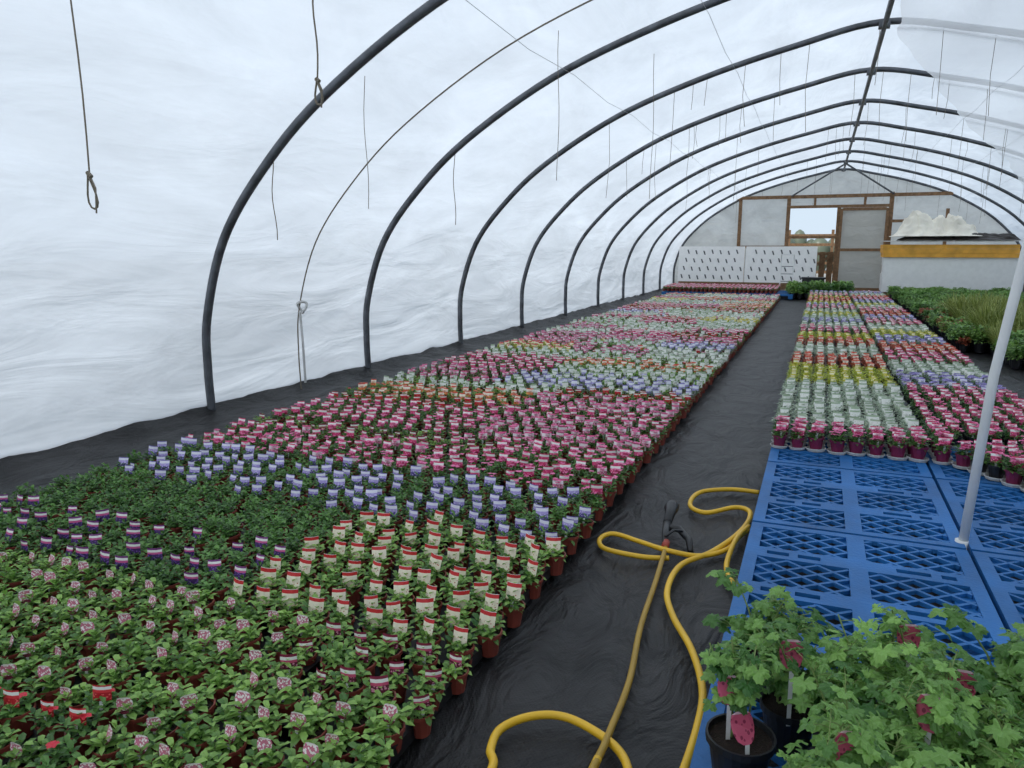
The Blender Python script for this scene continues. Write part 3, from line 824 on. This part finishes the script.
def cloth(name,cx,cy,z0,rx,ry,h,mat,seed,lobes):
    b=MB(); n=120; g=[]
    for i in range(n+1):
        row=[]
        for j in range(n+1):
            u=-1+2*i/n; v=-1+2*j/n
            base=0
            for (lu,lv,lr,lh) in lobes: base=max(base,lh/(1+(((u-lu)**2+(v-lv)**2*.6)/(lr*lr))**3))
            edge=max(0,min(1,(1-max(abs(u),abs(v)))*8))
            p=Vector((u*2.2+seed,v*1.6,seed)); q=Vector((u*5.0+seed,v*2.0+base*3,seed+4))
            f=(.5-abs(noise.noise(p*1.4))*1.6)*.22+(.5-abs(noise.noise(q))*1.8)*.22+noise.noise(p*6)*.06
            z=h*(base*(.85+f)+.05*(1+f))*edge**.5
            k2=1+.10*noise.noise(Vector((u*3,v*3,seed+5)))
            ox=.07*noise.noise(q*1.3)*rx; oy=.14*noise.noise(p*3)*ry
            row.append(b.add((cx+u*rx*k2+ox,cy+v*ry*k2+oy,z0+max(.004,z))))
        g.append(row)
    for i in range(n):
        for j in range(n): b.face((g[i][j],g[i+1][j],g[i+1][j+1],g[i][j+1]),mat)
    b.obj(name,smooth=True)
cloth('black_plastic_sheet',3.95,27.5,1.80,1.65,.62,.24,M_dark,7.1,[(-.5,0,.5,.8),(.3,0,.5,.9),(.75,0,.3,.8)])
cloth('crumpled_fleece',3.3,27.5,1.93,1.2,.55,.76,M_tarp,2.3,[(-.42,-.1,.36,1.0),(.05,0,.34,.78),(.42,-.1,.30,.86),(.7,-.1,.25,.45)])
b=MB()
for x in(-1.25,-.85): b.tube([(x,26.95,.2),(x,27.1,1.15),(x,27.0,1.35)],.018,M_white,n=8)
b.tube([(-1.25,27.0,1.35),(-.85,27.0,1.35)],.018,M_white,n=8)
for z in(.45,.7,.95): b.tube([(-1.25,27.0+.1*z,z),(-.85,27.0+.1*z,z)],.012,M_steel,n=6)
b.box(-1.05,26.85,.15,.42,.3,.02,M_steel)
for x in(-1.32,-.78):
    b.tube([(x-.03,27.05,.14),(x+.03,27.05,.14)],.13,M_black,n=18)
b.tube([(-1.32,27.05,.14),(-.78,27.05,.14)],.015,M_steel,n=8)
b.obj('sack_truck')
b=MB(); b.box(-.2,27.2,.3,.7,.5,.5,M_black); b.box(-.2,27.2,.57,.76,.56,.05,M_black); b.obj('storage_crate')

# ---------------------------------------------------------------- light
w=bpy.data.worlds.new('sky'); scene.world=w; w.use_nodes=True; nt=w.node_tree; nt.nodes.clear()
o=nt.nodes.new('ShaderNodeOutputWorld'); bg=nt.nodes.new('ShaderNodeBackground'); nt.links.new(bg.outputs[0],o.inputs[0])
tc=nt.nodes.new('ShaderNodeTexCoord'); sp=nt.nodes.new('ShaderNodeSeparateXYZ'); nt.links.new(tc.outputs['Generated'],sp.inputs[0])
crw=nt.nodes.new('ShaderNodeValToRGB'); e=crw.color_ramp.elements; e[0].position=0; e[0].color=(.64,.76,.88,1); e[1].position=.5; e[1].color=(.64,.77,.93,1)
nt.links.new(sp.outputs[2],crw.inputs[0]); nt.links.new(crw.outputs[0],bg.inputs[0]); bg.inputs[1].default_value=1.08
sl=bpy.data.lights.new('sun','SUN'); sl.energy=3.2; sl.angle=math.radians(12); sl.color=(1,.95,.88)
so=bpy.data.objects.new('sun',sl); scene.collection.objects.link(so); so.rotation_euler=(math.radians(30),math.radians(-25),0)

cam=bpy.data.cameras.new('camera'); co=bpy.data.objects.new('camera',cam); scene.collection.objects.link(co)
cam.sensor_width=36; cam.lens=740/1024*36; cam.clip_end=400; cam.clip_start=.05
co.location=(0,0,1.6); co.rotation_euler=(math.radians(90-10.49),0,math.radians(22.4))
scene.camera=co
